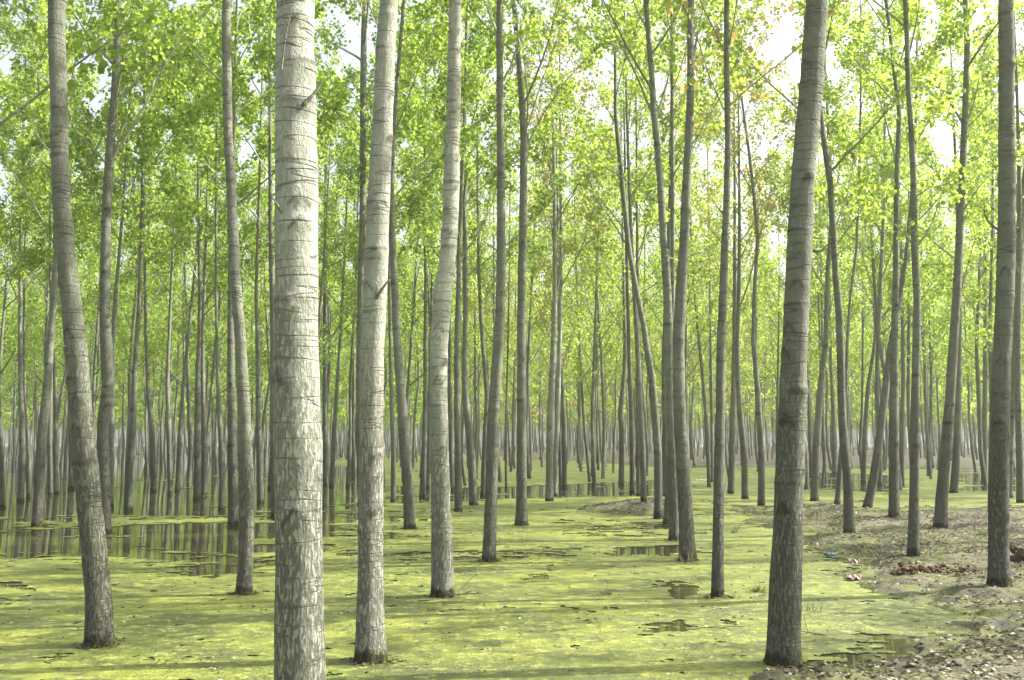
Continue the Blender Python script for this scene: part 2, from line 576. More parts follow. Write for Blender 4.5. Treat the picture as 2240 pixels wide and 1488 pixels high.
# ------------------------------------------------------------------ tube and leaf builders
def tube(pts, rad, k=6, phase=0.0):
    pts = np.asarray(pts, float); rad = np.asarray(rad, float)
    n = len(pts)
    t = np.gradient(pts, axis=0)
    t /= np.linalg.norm(t, axis=1, keepdims=True) + 1e-12
    ref = np.array([0.0, 1.0, 0.0]) if abs(t[0, 1]) < 0.8 else np.array([1.0, 0, 0])
    u = np.cross(np.broadcast_to(ref, t.shape), t)
    u /= np.linalg.norm(u, axis=1, keepdims=True) + 1e-12
    w = np.cross(t, u)
    a = np.arange(k) * 2 * math.pi / k + phase
    ring = u[:, None, :] * np.cos(a)[None, :, None] + w[:, None, :] * np.sin(a)[None, :, None]
    v = pts[:, None, :] + ring * rad[:, None, None]
    idx = np.arange(n * k).reshape(n, k)
    nx = np.roll(idx, -1, axis=1)
    f = np.stack([idx[:-1], nx[:-1], nx[1:], idx[1:]], -1).reshape(-1, 4)
    return v.reshape(-1, 3), f


def join(parts):
    vs_, fs_, b = [], [], 0
    for v, f in parts:
        vs_.append(v); fs_.append(f + b); b += len(v)
    return np.concatenate(vs_), np.concatenate(fs_)


def unit(a):
    return a / (np.linalg.norm(a, axis=-1, keepdims=True) + 1e-12)


def leaves(c, size, rng, heart=True):
    n = len(c)
    s = size * (0.55 + 0.75 * rng.random((n, 1)))
    t = unit(rng.normal(size=(n, 3)) + np.array([0, 0, -0.5]))
    b = unit(np.cross(t, rng.normal(size=(n, 3))))
    nn = np.cross(t, b)
    fold = (0.15 + 0.25 * rng.random((n, 1)))
    if heart:
        P = [(0, 0), (0.18, 0.46), (0.60, 0.36), (1.0, 0.0), (0.60, -0.36), (0.18, -0.46)]
        vs_ = [c + s * (p * t + q * b + abs(q) * fold * nn) for p, q in P]
        v = np.stack(vs_, 1).reshape(-1, 3)
        i = np.arange(n)[:, None] * 6
        f = np.concatenate([i + np.array([0, 3, 2, 1]), i + np.array([0, 5, 4, 3])], 1).reshape(-1, 4)
    else:
        P = [(0, 0), (0.38, 0.45), (1.0, 0.0), (0.38, -0.45)]
        vs_ = [c + s * (p * t + q * b + abs(q) * fold * nn) for p, q in P]
        v = np.stack(vs_, 1).reshape(-1, 3)
        f = np.arange(n)[:, None] * 4 + np.array([0, 1, 2, 3])
    return v, f


# ------------------------------------------------------------------ the poplar
def grow_limb(p0, d0, L, r0, rng, ntw=6, nseg=8, up=0.35):
    """one limb with its side twigs: (tubes, leaf anchor points)"""
    pts = [p0]
    d = d0.copy()
    for i in range(nseg):
        d = unit(d + np.array([0, 0, up / nseg]) + rng.normal(size=3) * 0.055)
        pts.append(pts[-1] + d * L / nseg)
    pts = np.array(pts)
    rad = np.linspace(r0, 0.004, nseg + 1)
    tubes = [(pts, rad)]
    anch = []
    for j in range(ntw):
        t = 0.28 + 0.7 * (j + rng.random()) / ntw
        q = t * nseg
        i = min(int(q), nseg - 1)
        b = pts[i] + (pts[i + 1] - pts[i]) * (q - i)
        dd = unit(pts[i + 1] - pts[i])
        side = unit(np.cross(dd, rng.normal(size=3)))
        td = unit(dd * 0.75 + side * 0.75 + np.array([0, 0, 0.1]))
        tl = L * (0.42 - 0.22 * t) * (0.6 + 0.7 * rng.random())
        tp = [b]
        for s in range(4):
            td = unit(td + rng.normal(size=3) * 0.12 + np.array([0, 0, 0.05]))
            tp.append(tp[-1] + td * tl / 4)
        tp = np.array(tp)
        tubes.append((tp, np.linspace(max(0.006, r0 * 0.35 * (1 - t) + 0.004), 0.003, 5)))
        anch.append((tp, tl))
    anch.append((pts[int(nseg * 0.45):], L * 0.55))
    return tubes, anch


def leaf_points(anch, n, rng, spread):
    wts = np.array([a[1] for a in anch])
    cnt = rng.multinomial(n, wts / wts.sum())
    out = []
    for (pl, L), c in zip(anch, cnt):
        if c == 0: continue
        t = (0.15 + 0.85 * rng.random(c) ** 0.75) * (len(pl) - 1)
        i = np.minimum(t.astype(int), len(pl) - 2)
        p = pl[i] + (pl[i + 1] - pl[i]) * (t - i)[:, None]
        # leaves sit in small tufts
        tuft = np.round(t * 2.5)
        jit = np.sin(np.stack([tuft * 12.9, tuft * 78.2, tuft * 37.7], 1) + L * 50) * spread * 1.15
        out.append(p + jit + rng.normal(size=(c, 3)) * spread * 0.75)
    return np.concatenate(out)


def make_axis(zs, xs, ys, H):
    """axis(z) -> (n,3); smooth through the given knots then on to height H"""
    zs, xs, ys = map(lambda a: np.asarray(a, float), (zs, xs, ys))
    zz = np.linspace(zs[0], zs[-1], 400)
    sx, sy = np.interp(zz, zs, xs), np.interp(zz, zs, ys)
    wdt = max(3, int(400 * 0.15 / max(0.3, zs[-1] - zs[0])))
    ker = np.hanning(wdt * 2 + 1); ker /= ker.sum()
    sx = np.convolve(np.pad(sx, wdt, mode='reflect', reflect_type='odd'), ker, 'valid')
    sy = np.convolve(np.pad(sy, wdt, mode='reflect', reflect_type='odd'), ker, 'valid')
    k = min(60, len(zz) - 1)
    slx = np.clip((sx[-1] - sx[-1 - k]) / (zz[-1] - zz[-1 - k]), -0.15, 0.15)
    sly = np.clip((sy[-1] - sy[-1 - k]) / (zz[-1] - zz[-1 - k]), -0.15, 0.15)

    def axis(z):
        z = np.asarray(z, float)
        x, y = np.interp(z, zz, sx), np.interp(z, zz, sy)
        e = np.maximum(0, z - zz[-1])
        damp = 4.0 * (1 - np.exp(-e / 4.0))
        return np.stack([x + slx * damp, y + sly * damp, z], -1)
    return axis


def trunk_mesh(axis, rfun, zgrid, k, rng, scars, mat):
    c = axis(zgrid)
    r = rfun(zgrid)
    th = np.arange(k) * 2 * math.pi / k
    Z, T = np.meshgrid(zgrid, th, indexing='ij')
    R = np.broadcast_to(r[:, None], Z.shape).copy()
    ph = rng.random(6) * 6.28
    R = R * (1 + 0.025 * np.sin(2 * T + ph[0] + 0.8 * Z) + 0.018 * np.sin(3 * T + ph[1] - 1.3 * Z) + 0.02 * np.sin(Z * 5.1 + ph[2]) + 0.012 * np.sin(Z * 13 + T + ph[3]))
    S = np.zeros(Z.shape)
    for zc, tc, sz, kind in scars:
        a = (T - tc + math.pi) % (2 * math.pi) - math.pi
        a = a / 0.62
        rl = np.interp(zc, zgrid, r)
        s = rl * sz
        arch = zc - 0.75 * s * np.abs(a) ** 1.15
        body = np.clip(1 - a * a, 0, 1)
        line = np.exp(-((Z - arch) / (0.16 * s)) ** 2) * (body > 0)
        tri = ((Z < arch) & (Z > zc - 0.72 * s)) * (body > 0)
        if kind == 0:
            S = np.maximum(S, line * 0.9)
        elif kind == 1:
            S = np.maximum(S, np.maximum(line, tri * 0.75))
        else:
            S = np.maximum(S, np.exp(-((Z - zc) / (0.10 * s)) ** 2) * np.clip(1.6 - np.abs(a) * 0.55, 0, 1))
        if kind == 2:
            R = R + rl * 0.045 * np.exp(-((Z - zc) / (0.30 * s)) ** 2) * (0.75 + 0.25 * np.sin(T * 5 + zc * 40))
        R = R + rl * (0.14 if kind else 0.10) * np.exp(-((Z - zc + 0.25 * s) / (0.5 * s)) ** 2) * np.exp(-(a * 0.9) ** 2)
    v = c[:, None, :] + np.stack([np.cos(T) * R, np.sin(T) * R, np.zeros_like(R)], -1)
    n = len(zgrid)
    idx = np.arange(n * k).reshape(n, k)
    nx = np.roll(idx, -1, axis=1)
    f = np.stack([idx[:-1], nx[:-1], nx[1:], idx[1:]], -1).reshape(-1, 4)
    me = mesh_np('trunk', v.reshape(-1, 3), f, True, [mat])
    at = me.attributes.new('scar', 'FLOAT', 'POINT')
    at.data.foreach_set('value', S.ravel().astype(np.float32))
    return me


def limb_plan(axis, rfun, z0, H, rng, n):
    """limbs spiralling up the stem, steep and thin"""
    plan = []
    az = rng.random() * 6.28
    for i in range(n):
        q = (i + 0.4 * rng.random()) / n
        z = z0 + (H - 0.8 - z0) * q ** 0.92
        az += 2.4 + rng.normal() * 0.3
        th = math.radians(rng.uniform(38, 56) - 14 * q)
        d = np.array([math.sin(th) * math.cos(az), math.sin(th) * math.sin(az), math.cos(th)])
        L = (3.3 - 2.3 * q) * rng.uniform(0.75, 1.2)
        p = axis(np.array([z]))[0]
        r = float(rfun(np.array([z]))[0])
        plan.append((p, d, L, max(0.012, min(0.036, r * rng.uniform(0.35, 0.52)))))
    return plan


GROUP = 'grey poplar trees of the flooded plantation'


def tree_at(base_pt, axis, rfun, H, z0, depth, rng, label, mat, leafm, nleaf, nlimb, extra_limbs=(), stubs=(), group=GROUP, parts=True):
    """a poplar whose stem follows axis(); everything relative to base_pt"""
    root = empty('poplar_tree', tuple(base_pt))
    tag(root, label, 'tree', group)
    vis_top = CAM_Z + 0.48 * depth + 0.5
    k = 48 if depth < 9 else 28 if depth < 16 else 16 if depth < 26 else 10
    dz = min(0.22, max(0.016, depth * 0.0032))
    zt = min(H, vis_top)
    zg = np.concatenate([np.arange(-0.45, zt, dz), np.linspace(zt, H, max(3, int((H - zt) / 0.5)) + 1)])
    scars = []
    if depth < 30:
        z = rng.uniform(0.9, 1.6)
        while z < zt:
            kd = rng.choice([0, 1, 2], p=[0.46, 0.12, 0.42])
            scars.append((z, rng.uniform(0, 6.28) if rng.random() < 0.45 else rng.uniform(-2.9, -0.2), rng.uniform(0.7, 1.35), kd))
            z += rng.uniform(0.10, 0.40)
    link('trunk', trunk_mesh(axis, rfun, zg, k, rng, scars, mat), root)
    anch = []
    tubes_all = []
    plan = [(p, d, L, r, None) for p, d, L, r in limb_plan(axis, rfun, z0, H, rng, nlimb)]
    for pl, r in extra_limbs:
        plan.append((None, None, None, r, pl))
    kk = 7 if depth < 20 else 5
    for p, d, L, r, pl in plan:
        if pl is None:
            tb, an = grow_limb(p, d, L, r, rng)
        else:                                             # a limb traced from the photograph
            pl = np.asarray(pl)
            L = float(np.linalg.norm(np.diff(pl, axis=0), axis=1).sum())
            s = np.linspace(0, len(pl) - 1, 12)
            pp = np.stack([np.interp(s, np.arange(len(pl)), pl[:, i]) for i in range(3)], 1)
            pp[1:-1] = 0.25 * pp[:-2] + 0.5 * pp[1:-1] + 0.25 * pp[2:]
            tb, an = [(pp, np.linspace(r, 0.006, 12))], []
            tb2, an2 = grow_limb(pp[5], unit(pp[6] - pp[5] + np.array([0.2 * rng.normal(), 0.4, 0.2])), L * 0.45, r * 0.5, rng, 4)
            tb3, an3 = grow_limb(pp[10], unit(pp[11] - pp[10]), max(0.8, L * 0.3), 0.009, rng, 5)
            tb += tb2 + tb3
            an += an2 + an3
        anch += an
        vf = join([tube(a, b, kk if i == 0 else 4) for i, (a, b) in enumerate(tb)])
        if parts:
            link('limb', mesh_np('limb', vf[0], vf[1], True, [TWIG]), root)
        else:
            tubes_all.append(vf)
    if not parts:
        v, f = join(tubes_all)
        link('limbs', mesh_np('limbs', v, f, True, [TWIG]), root)
    for pl, r in stubs:
        pl = np.asarray(pl)
        s = np.linspace(0, len(pl) - 1, 8)
        pp = np.stack([np.interp(s, np.arange(len(pl)), pl[:, i]) for i in range(3)], 1)
        v, f = tube(pp, r * np.linspace(1.25, 0.35, 8), 8)
        link('branch_stub', mesh_np('branch_stub', v, f, True, [BARK_D]), root)
    if depth < 30:
        for _ in range(int(rng.integers(1, 5))):          # short dead twigs left on the stem
            z = rng.uniform(2.0, min(z0, zt))
            az = rng.uniform(0, 6.28)
            q0 = axis(np.array([z]))[0]
            d = np.array([math.cos(az), math.sin(az), rng.uniform(0.3, 1.0)])
            L = rng.uniform(0.08, 0.4) if depth > 10 else rng.uniform(0.04, 0.10)
            r = float(rfun(np.array([z]))[0])
            bend = rng.normal(size=3) * 0.1
            tt = np.linspace(0, 1, 6)[:, None]
            v, f = tube(q0 + d * np.array([1, 1, 0]) * r * 0.8 + d * tt * L + bend * tt ** 2 * L, rng.uniform(0.005, 0.010) * np.linspace(1.2, 0.35, 6), 6)
            link('branch_stub', mesh_np('branch_stub', v, f, True, [BARK_D]), root)
    lp = leaf_points(anch, int(nleaf * 1.2), rng, 0.10)
    v, f = leaves(lp, 0.076 if depth < 21 else 0.088, rng, depth < 24)
    link('crown', mesh_np('crown', v, f, False, [leafm]), root)
    return root


exec_trace = None
TRACED = []
# ------------------------------------------------------------------ traced poplars: (label, [(x, y, width) from the foot up, photo pixels], options)
T = [
('thickest pale poplar trunk, in front, its foot out of view below the frame', [(660,1691,114),(658,1488,108),(658,1200,103),(657,1000,100),(652,800,96),(650,600,93),(648,400,91),(646,300,91),(643,200,89),(642,100,84),(642,0,83)],
 dict(m='p', stub=[([(672,240),(690,222),(708,195)],11,-.10),([(625,168),(634,90),(652,8)],4,-.12)])),
('pale straight poplar with a green mossy foot, right of the thickest trunk', [(810,1448,63),(809,1400,61),(809,1240,56),(809,1000,52),(812,744,51),(820,600,51),(825,450,50),(833,300,45),(838,200,45),(842,100,44),(849,0,41)],
 dict(m='p', stub=[([(826,650),(840,628),(858,605)],7,-.09)])),
('pale poplar bent like an elbow halfway up, with mossy foot', [(968,1306,48),(967,1200,46),(965,1100,43),(963,1000,41),(960,850,39),(962,744,40),(966,700,40),(970,640,40),(979,580,36),(985,500,35),(988,400,34),(990,300,32),(993,200,31),(994,100,29),(996,0,28)], dict(m='p')),
('grey poplar leaning left with dark wet foot, nearest trunk at the left', [(218,1413,53),(216,1300,53),(208,1200,52),(200,1100,50),(194,1000,48),(187,900,46),(183,800,45),(176,700,43),(166,600,41),(155,450,38),(152,350,37),(151,250,37),(146,150,36),(144,100,36),(142,0,36)], dict(m='d')),
('slim dull grey poplar left of the thickest trunk, with a small dark foot in weed', [(534,1302,32),(538,1200,32),(539,1100,33),(537,1000,32),(534,900,28),(530,800,25),(525,700,25),(517,600,24),(513,480,23),(511,400,22),(503,300,20),(501,200,20),(498,100,20),(496,0,18)], dict(m='d')),
('grey poplar with a kinked stem, half hidden behind the left leaning trunk', [(230,1170,25),(226,1050,25),(223,950,24),(226,900,25),(234,850,26),(231,744,26),(229,700,23),(232,600,23),(236,500,21),(242,400,20),(248,300,18),(256,200,17),(259,100,16),(261,0,15)],
 dict(limb=[([(246,360),(270,320),(320,240),(370,125),(430,50),(470,10)],7),([(240,365),(205,325),(172,292),(120,220),(70,80)],5),([(250,350),(275,280),(295,215)],4)])),
('dark poplar leaning left behind the pale straight mossy footed one', [(897,1158,25),(892,1050,23),(888,1000,23),(880,900,22),(871,800,19),(864,700,17),(860,600,17),(855,500,14),(854,400,12),(857,330,10),(864,200,9),(875,60,8)], dict(m='d')),
('grey poplar with a slight bow, right of the elbow shaped one', [(1069,1229,28),(1074,1100,27),(1077,1000,26),(1080,900,25),(1087,800,24),(1094,700,22),(1096,600,20),(1096,500,20),(1096,400,18),(1095,300,17),(1094,200,16),(1093,100,15),(1093,0,13)],
 dict(limb=[([(1097,190),(1120,150),(1135,90),(1128,20)],5)])),
('straight grey poplar whose stem forks into upright limbs near the top', [(1141,1150,27),(1141,1100,24),(1141,1000,22),(1141,800,20),(1141,700,20),(1142,600,19),(1144,500,17),(1145,400,16),(1146,300,16),(1140,200,13),(1132,100,11),(1123,0,10)],
 dict(limb=[([(1150,290),(1156,230),(1143,90),(1118,-40)],5),([(1150,325),(1185,255),(1235,180),(1290,120)],4),([(1150,290),(1175,210),(1220,80)],4)])),
('front one of two pale slim stems close together near the centre', [(1202,1097,17),(1202,1000,16),(1204,900,16),(1209,800,13),(1211,744,12),(1214,650,11),(1214,540,10),(1213,400,8),(1210,280,7)],
 dict(m='p', b=1, limb=[([(1218,640),(1232,570),(1262,480)],4),([(1212,540),(1205,480),(1195,420)],3)])),
('rear one of two pale slim stems close together near the centre', [(1213,1086,12),(1215,1000,11),(1220,900,10),(1224,744,9),(1226,620,8),(1226,500,7),(1225,400,6)], dict(m='p', b=1)),
('thin dark poplar just right of the close pale pair', [(1235,1067,11),(1234,980,11),(1232,900,10),(1229,840,9),(1224,760,8),(1222,660,7)], dict(b=1)),
('very thin left leaning poplar right of centre, behind the pale pair', [(1290,1055,7),(1284,990,7),(1279,944,7),(1270,794,6),(1265,700,5)], {}),
('thin upright poplar next to a very thin left leaning one', [(1296,1043,9),(1299,950,8),(1302,869,7),(1306,744,6)], {}),
('dark thin poplar with a crooked waist, left of the mud mound', [(1359,1061,12),(1360,944,13),(1357,899,12),(1362,855,10),(1366,819,9),(1367,744,8),(1363,600,6)], dict(m='d')),
('thin grey poplar standing between the crooked waisted one and the mound', [(1383,1080,11),(1382,944,11),(1378,844,10),(1375,744,9)], {}),
('thin faint poplar directly left of the mound, rear of a pair', [(1397,1086,10),(1394,944,10),(1394,744,8)], {}),
('dark poplar directly left of the mound, front of a pair', [(1408,1097,13),(1407,994,13),(1402,869,12),(1396,744,11),(1390,650,9)], dict(m='d')),
('pale curved poplar rising from the mud mound and sweeping left', [(1440,1126,18),(1439,994,17),(1431,894,17),(1425,819,16),(1415,764,14),(1410,720,13),(1395,640,12),(1377,540,12),(1365,425,11),(1355,325,10),(1347,250,8),(1347,75,6)],
 dict(limb=[([(1370,530),(1340,480),(1290,410),(1252,360)],4),([(1352,275),(1320,220),(1300,180)],3)])),
('slim poplar seen through the gap right of the curved one on the mound', [(1452,1086,13),(1454,944,13),(1451,794,11),(1457,640,10),(1465,425,10),(1465,300,10),(1472,150,9),(1470,0,8)],
 dict(limb=[([(1466,375),(1490,340),(1515,300)],4)])),
('dark short visible trunk crouched behind the two front dark trunks right of the mound', [(1459,1148,17),(1463,1080,16),(1466,1000,15),(1468,900,14),(1470,750,12)], dict(m='d')),
('dark poplar left of a close dark pair, forking near the top', [(1476,1183,25),(1475,1044,23),(1470,894,21),(1466,744,20),(1465,700,19),(1460,600,18),(1452,500,16),(1447,400,15),(1440,300,15),(1434,240,15),(1430,150,13),(1419,0,12)],
 dict(m='d', limb=[([(1432,245),(1395,150),(1350,60),(1318,-20)],6),([(1440,245),(1465,170),(1478,90),(1480,-30)],6),([(1467,595),(1485,572)],4)])),
('dark thick poplar right of a close dark pair, grass at its foot', [(1505,1228,35),(1502,1144,32),(1497,1044,29),(1490,944,27),(1487,844,26),(1486,744,26),(1489,700,26),(1492,625,24),(1498,525,22),(1502,400,20),(1507,300,19),(1510,200,17),(1512,0,14)],
 dict(m='d', limb=[([(1514,145),(1525,80),(1538,20),(1550,-50)],7),([(1514,330),(1540,270),(1560,225)],3)])),
('slim straight poplar with a black wet foot, right of the close dark pair', [(1569,1309,26),(1572,1194,25),(1577,1044,24),(1582,894,21),(1585,744,19),(1589,675,19),(1592,575,17),(1597,450,15),(1600,300,13),(1597,150,13),(1598,0,12)],
 dict(m='d', b=1, limb=[([(1597,110),(1570,50),(1545,0)],4),([(1600,100),(1612,40),(1622,-20)],4),([(1604,220),(1640,185),(1690,145),(1740,105)],4),([(1592,230),(1560,160),(1530,60)],3)])),
('grey poplar peeping out behind the slim straight black footed one', [(1599,1081,15),(1601,944,14),(1604,819,12),(1606,700,10),(1606,500,8)], dict(b=1)),
('thin grey poplar leaning left, second right of the black footed slim one', [(1630,1092,15),(1627,994,14),(1617,894,12),(1612,819,11),(1612,744,10),(1614,620,9),(1612,500,7)], dict(b=1)),
('thin wavy poplar leaning left, left of the thick right trunk', [(1665,1106,15),(1665,994,14),(1657,869,12),(1652,794,11),(1647,744,9),(1650,625,9),(1655,525,8),(1645,425,7),(1635,340,6),(1620,225,5)], dict(b=1, limb=[([(1655,525),(1675,470),(1680,420)],3)])),
('very thin poplar leaning left, left one of two behind the black footed slim one', [(1551,1066,8),(1545,919,8),(1535,794,7),(1530,744,6)], {}),
('very thin upright poplar, right one of two left of the black footed slim one', [(1558,1055,7),(1556,894,7),(1555,744,6)], {}),
('thick brown poplar leaning right on muddy foot, with a curled dead stub', [(1712,1454,72),(1714,1420,68),(1717,1300,67),(1723,1200,65),(1727,1100,63),(1731,1000,63),(1737,900,61),(1741,800,58),(1746,700,57),(1750,600,55),(1755,500,54),(1759,400,54),(1766,300,53),(1771,250,52),(1776,180,50),(1780,100,50),(1786,0,50)],
 dict(m='d', stub=[([(1775,550),(1785,553),(1797,548),(1806,537)],8,-.10),([(1790,246),(1797,242),(1800,238)],9,-.03),([(1757,200),(1748,190),(1742,184)],8,-.03),([(1783,520),(1800,519),(1828,518)],3,-.03)])),
('thick dark mossy sided poplar near the right edge beside the dirt clods', [(2186,1282,46),(2185,1200,43),(2184,1100,43),(2185,1000,41),(2184,900,40),(2184,800,39),(2186,700,38),(2186,600,37),(2184,500,36),(2181,400,34),(2177,300,32),(2175,200,31),(2174,100,31),(2171,0,29)],
 dict(m='d', limb=[([(2185,10),(2200,-20),(2230,-60)],8)], stub=[([(2168,512),(2150,500),(2135,482),(2133,450)],5,0.0)])),
('slim dark poplar standing alone on the litter bank with two low bare limbs', [(1998,1216,25),(2001,1100,20),(2003,1000,19),(2004,900,18),(2006,800,17),(2006,650,16),(1997,530,15),(1993,400,14),(1987,300,12),(1980,200,11),(1978,100,11),(1975,0,10)],
 dict(m='d', limb=[([(1998,540),(1975,515),(1945,485)],4),([(2002,540),(2022,515),(2038,482)],5),([(1990,330),(2008,300)],3),([(1981,130),(1998,60),(2010,-10)],5)])),
('slim dark poplar bowed to the right at its foot, right of the thick brown one', [(1858,1171,24),(1855,1080,20),(1852,1030,19),(1846,980,18),(1839,900,17),(1836,800,16),(1832,690,16),(1824,600,14),(1820,500,14),(1815,400,14),(1806,330,14),(1799,280,12),(1790,200,11)],
 dict(m='d', limb=[([(1828,490),(1850,440),(1862,385)],4)])),
('dark poplar leaning right, immediately right of the thick brown trunk', [(1782,1097,18),(1787,994,17),(1797,869,15),(1805,794,13),(1811,744,12),(1814,600,11),(1824,480,9),(1824,350,8),(1818,225,7)], dict(m='d')),
('thin poplar leaning right with its foot left of the bowed one', [(1831,1105,12),(1836,1044,11),(1841,950,9),(1846,850,8),(1847,744,7),(1853,650,6),(1867,550,6),(1871,350,5)], {}),
('tilted poplar leaning strongly right at the litter bank edge', [(1897,1111,20),(1910,1044,18),(1920,959,17),(1930,869,16),(1942,769,14),(1953,710,13),(1966,640,11),(1977,570,9),(1984,480,7)], dict(m='d')),
('upright poplar right of the strongly tilted one at the litter bank', [(1956,1130,23),(1956,994,20),(1958,869,18),(1959,769,16),(1960,600,13),(1959,450,12),(1960,360,11),(1966,250,10),(1955,150,9),(1945,50,8),(1938,0,8)],
 dict(m='d', limb=[([(1956,350),(1935,260),(1905,160),(1890,100)],4),([(1962,365),(1985,335)],4)])),
('slender poplar tucked behind the upright one beside the tilted poplar', [(1972,1065,12),(1972,944,11),(1975,844,10),(1976,744,9)], {}),
('stout grey poplar leaning right, at the far side of the litter bank', [(2057,1153,27),(2062,1069,24),(2070,969,22),(2077,869,21),(2082,744,20),(2087,650,18),(2092,525,17),(2100,400,15),(2105,300,14),(2110,200,12),(2112,100,12),(2105,0,10)],
 dict(m='d', limb=[([(2104,275),(2070,220),(2025,150),(2010,90)],5),([(2108,280),(2130,220),(2150,110)],5),([(2108,285),(2140,255),(2165,225)],4),([(2098,470),(2130,420),(2160,385)],4)])),
('dark poplar standing directly behind the stout right leaning one', [(2086,1079,18),(2090,994,16),(2092,894,15),(2095,794,13),(2097,700,11),(2090,500,9),(2085,400,8)], dict(m='d')),
('thin poplar far right in water, left of the stout leaning one', [(2034,1036,10),(2033,944,10),(2028,869,9),(2025,794,7)], {}),
('thin poplar rising from the far right water, left of the mossy sided trunk', [(2152,1055,12),(2152,944,11),(2155,819,10),(2157,700,8),(2155,500,7)], {}),
('dark poplar cut by the right edge of the photo', [(2232,1101,15),(2230,994,15),(2228,869,14),(2232,744,13),(2240,600,12)], dict(m='d')),
('grey poplar peeping out right of the mossy sided trunk, leaning right high up', [(2206,1090,17),(2209,944,17),(2213,844,18),(2216,744,19),(2222,650,20),(2224,550,20),(2230,450,17),(2238,380,16),(2248,250,14)],
 dict(m='d', limb=[([(2222,470),(2212,400),(2208,280),(2200,180)],8)])),
('thin poplar left of the slim lone bank poplar, in weedy water', [(1925,1060,12),(1925,969,11),(1920,844,10),(1921,744,8),(1915,650,7),(1910,550,6)], {}),
('thin poplar with a bend, behind the tilted one', [(1888,1057,11),(1889,950,10),(1895,844,9),(1907,769,7),(1914,700,6)], {}),
('thin poplar behind the bowed dark one, further back in water', [(1825,1037,10),(1824,894,9),(1817,794,7),(1815,700,6)], {}),
('very thin dark stem just right of the thick brown trunk, in weed', [(1774,1045,7),(1770,944,7),(1766,800,6)], {}),
('very thin stem behind the right leaning dark poplar', [(1805,1047,7),(1800,944,7),(1795,800,6)], {}),
# left side
('dark poplar leaning right, standing in open water at the far left', [(82,1153,23),(87,1044,22),(95,944,20),(102,869,18),(107,794,16),(109,744,15),(112,700,14),(120,575,13),(124,500,12),(127,400,10),(130,250,9)],
 dict(m='d', limb=[([(115,535),(90,480),(55,420),(30,380)],4),([(125,540),(140,520)],4)])),
('upright thin poplar in the open water, left of the right leaning one', [(46,1097,13),(45,994,13),(41,919,12),(36,819,9),(35,744,8),(33,600,7)], {}),
('thin dark stem at the left edge of the photo', [(7,1112,10),(5,994,9),(2,904,8),(-2,744,7)], dict(m='d')),
('short looking thin stem between two poplars at the far left water', [(62,1090,8),(60,994,8),(56,869,6)], {}),
('thin stem right of the right leaning dark poplar, left of a twin pair', [(111,1085,11),(110,969,10),(113,844,8)], {}),
('thin stem, right of a twin pair by the left leaning grey trunk', [(123,1082,11),(120,984,10),(117,844,8),(112,744,7)], {}),
('thin stem touching the left side of the left leaning grey trunk', [(156,1070,13),(155,984,12),(152,869,10),(150,744,8)], {}),
('slim poplar in open water just right of the kinked one', [(241,1113,15),(241,1019,14),(242,919,14),(246,819,11),(248,744,9),(252,650,9),(257,575,7)], dict(m='d')),
('poplar in open water with a wavy foot, between the kinked one and the slim group', [(281,1117,17),(283,1044,15),(289,984,14),(294,894,13),(295,819,11),(298,744,10),(302,675,9),(306,550,8),(310,450,7),(312,375,6)],
 dict(m='d', limb=[([(308,500),(330,480),(360,450)],4)])),
('slim poplar in open water, first of a group of five', [(336,1075,13),(334,944,12),(327,869,10),(322,744,7),(318,600,6)], {}),
('slim upright poplar in open water, second of a group of five', [(372,1082,11),(372,944,11),(370,844,9),(373,744,7),(378,620,6)], {}),
('slim right leaning poplar in open water, third of a group of five', [(387,1077,9),(392,944,9),(400,844,8),(410,744,7),(418,650,6)], {}),
('darker poplar in open water, fourth of a group of five', [(431,1092,16),(432,969,15),(430,844,12),(431,744,9),(432,650,8),(430,500,7)], dict(m='d')),
('poplar close on the right of a darker one, fifth of a group of five', [(446,1085,14),(447,969,14),(445,869,10),(444,744,8),(446,640,7)], {}),
('thin poplar leaning left in open water, left of the stout wet one', [(485,1117,14),(484,994,12),(477,919,10),(472,819,8),(470,744,7)], {}),
('stout wet footed poplar behind the slim one left of the thickest trunk', [(511,1150,23),(510,1044,21),(509,894,18),(507,794,16),(507,744,15),(505,680,13),(505,560,11),(508,420,10)], dict(m='d')),
('slim dark poplar midway between the slim front one and the thickest trunk', [(570,1100,15),(567,944,13),(567,744,10),(563,650,8),(565,560,7)], dict(m='d')),
('dark poplar half hidden by the left side of the thickest trunk', [(603,1131,19),(600,994,17),(597,744,13),(594,600,11)], dict(m='d')),
('thin stem between the slim dark one and the thickest trunk', [(590,1070,10),(594,994,10),(597,869,8)], {}),
('thin right leaning poplar right of the thickest trunk, in far weed', [(725,1065,10),(730,944,10),(737,819,8),(742,744,7),(748,640,6)], {}),
('very thin wavy stem beside the right leaning thin poplar in far weed', [(760,1065,7),(765,944,7),(764,844,6),(770,744,5)], {}),
('thin dark stem between the pale straight poplar and the dark left leaning one', [(860,1100,11),(860,994,10),(857,894,9),(855,744,7)], dict(m='d')),
('slim dark poplar left of the elbow shaped one', [(924,1089,13),(927,994,12),(929,869,10),(929,744,8),(930,600,7),(926,450,6),(927,300,5)],
 dict(m='d', limb=[([(928,430),(905,360),(890,300)],3)])),
('thin stem between a slim dark poplar and the elbow shaped one', [(935,1067,9),(938,944,8),(942,744,6)], {}),
('thin dark poplar touching the right side of the elbow shaped one', [(988,1072,11),(986,944,11),(984,844,9),(984,744,8)], dict(m='d')),
('upright dark poplar just right of the elbow shaped one', [(1003,1120,17),(1001,994,15),(999,869,14),(998,744,12),(1001,650,11),(1003,550,10),(1007,450,9),(1012,300,8)],
 dict(m='d', limb=[([(1005,560),(1030,530),(1065,470),(1085,410)],6)])),
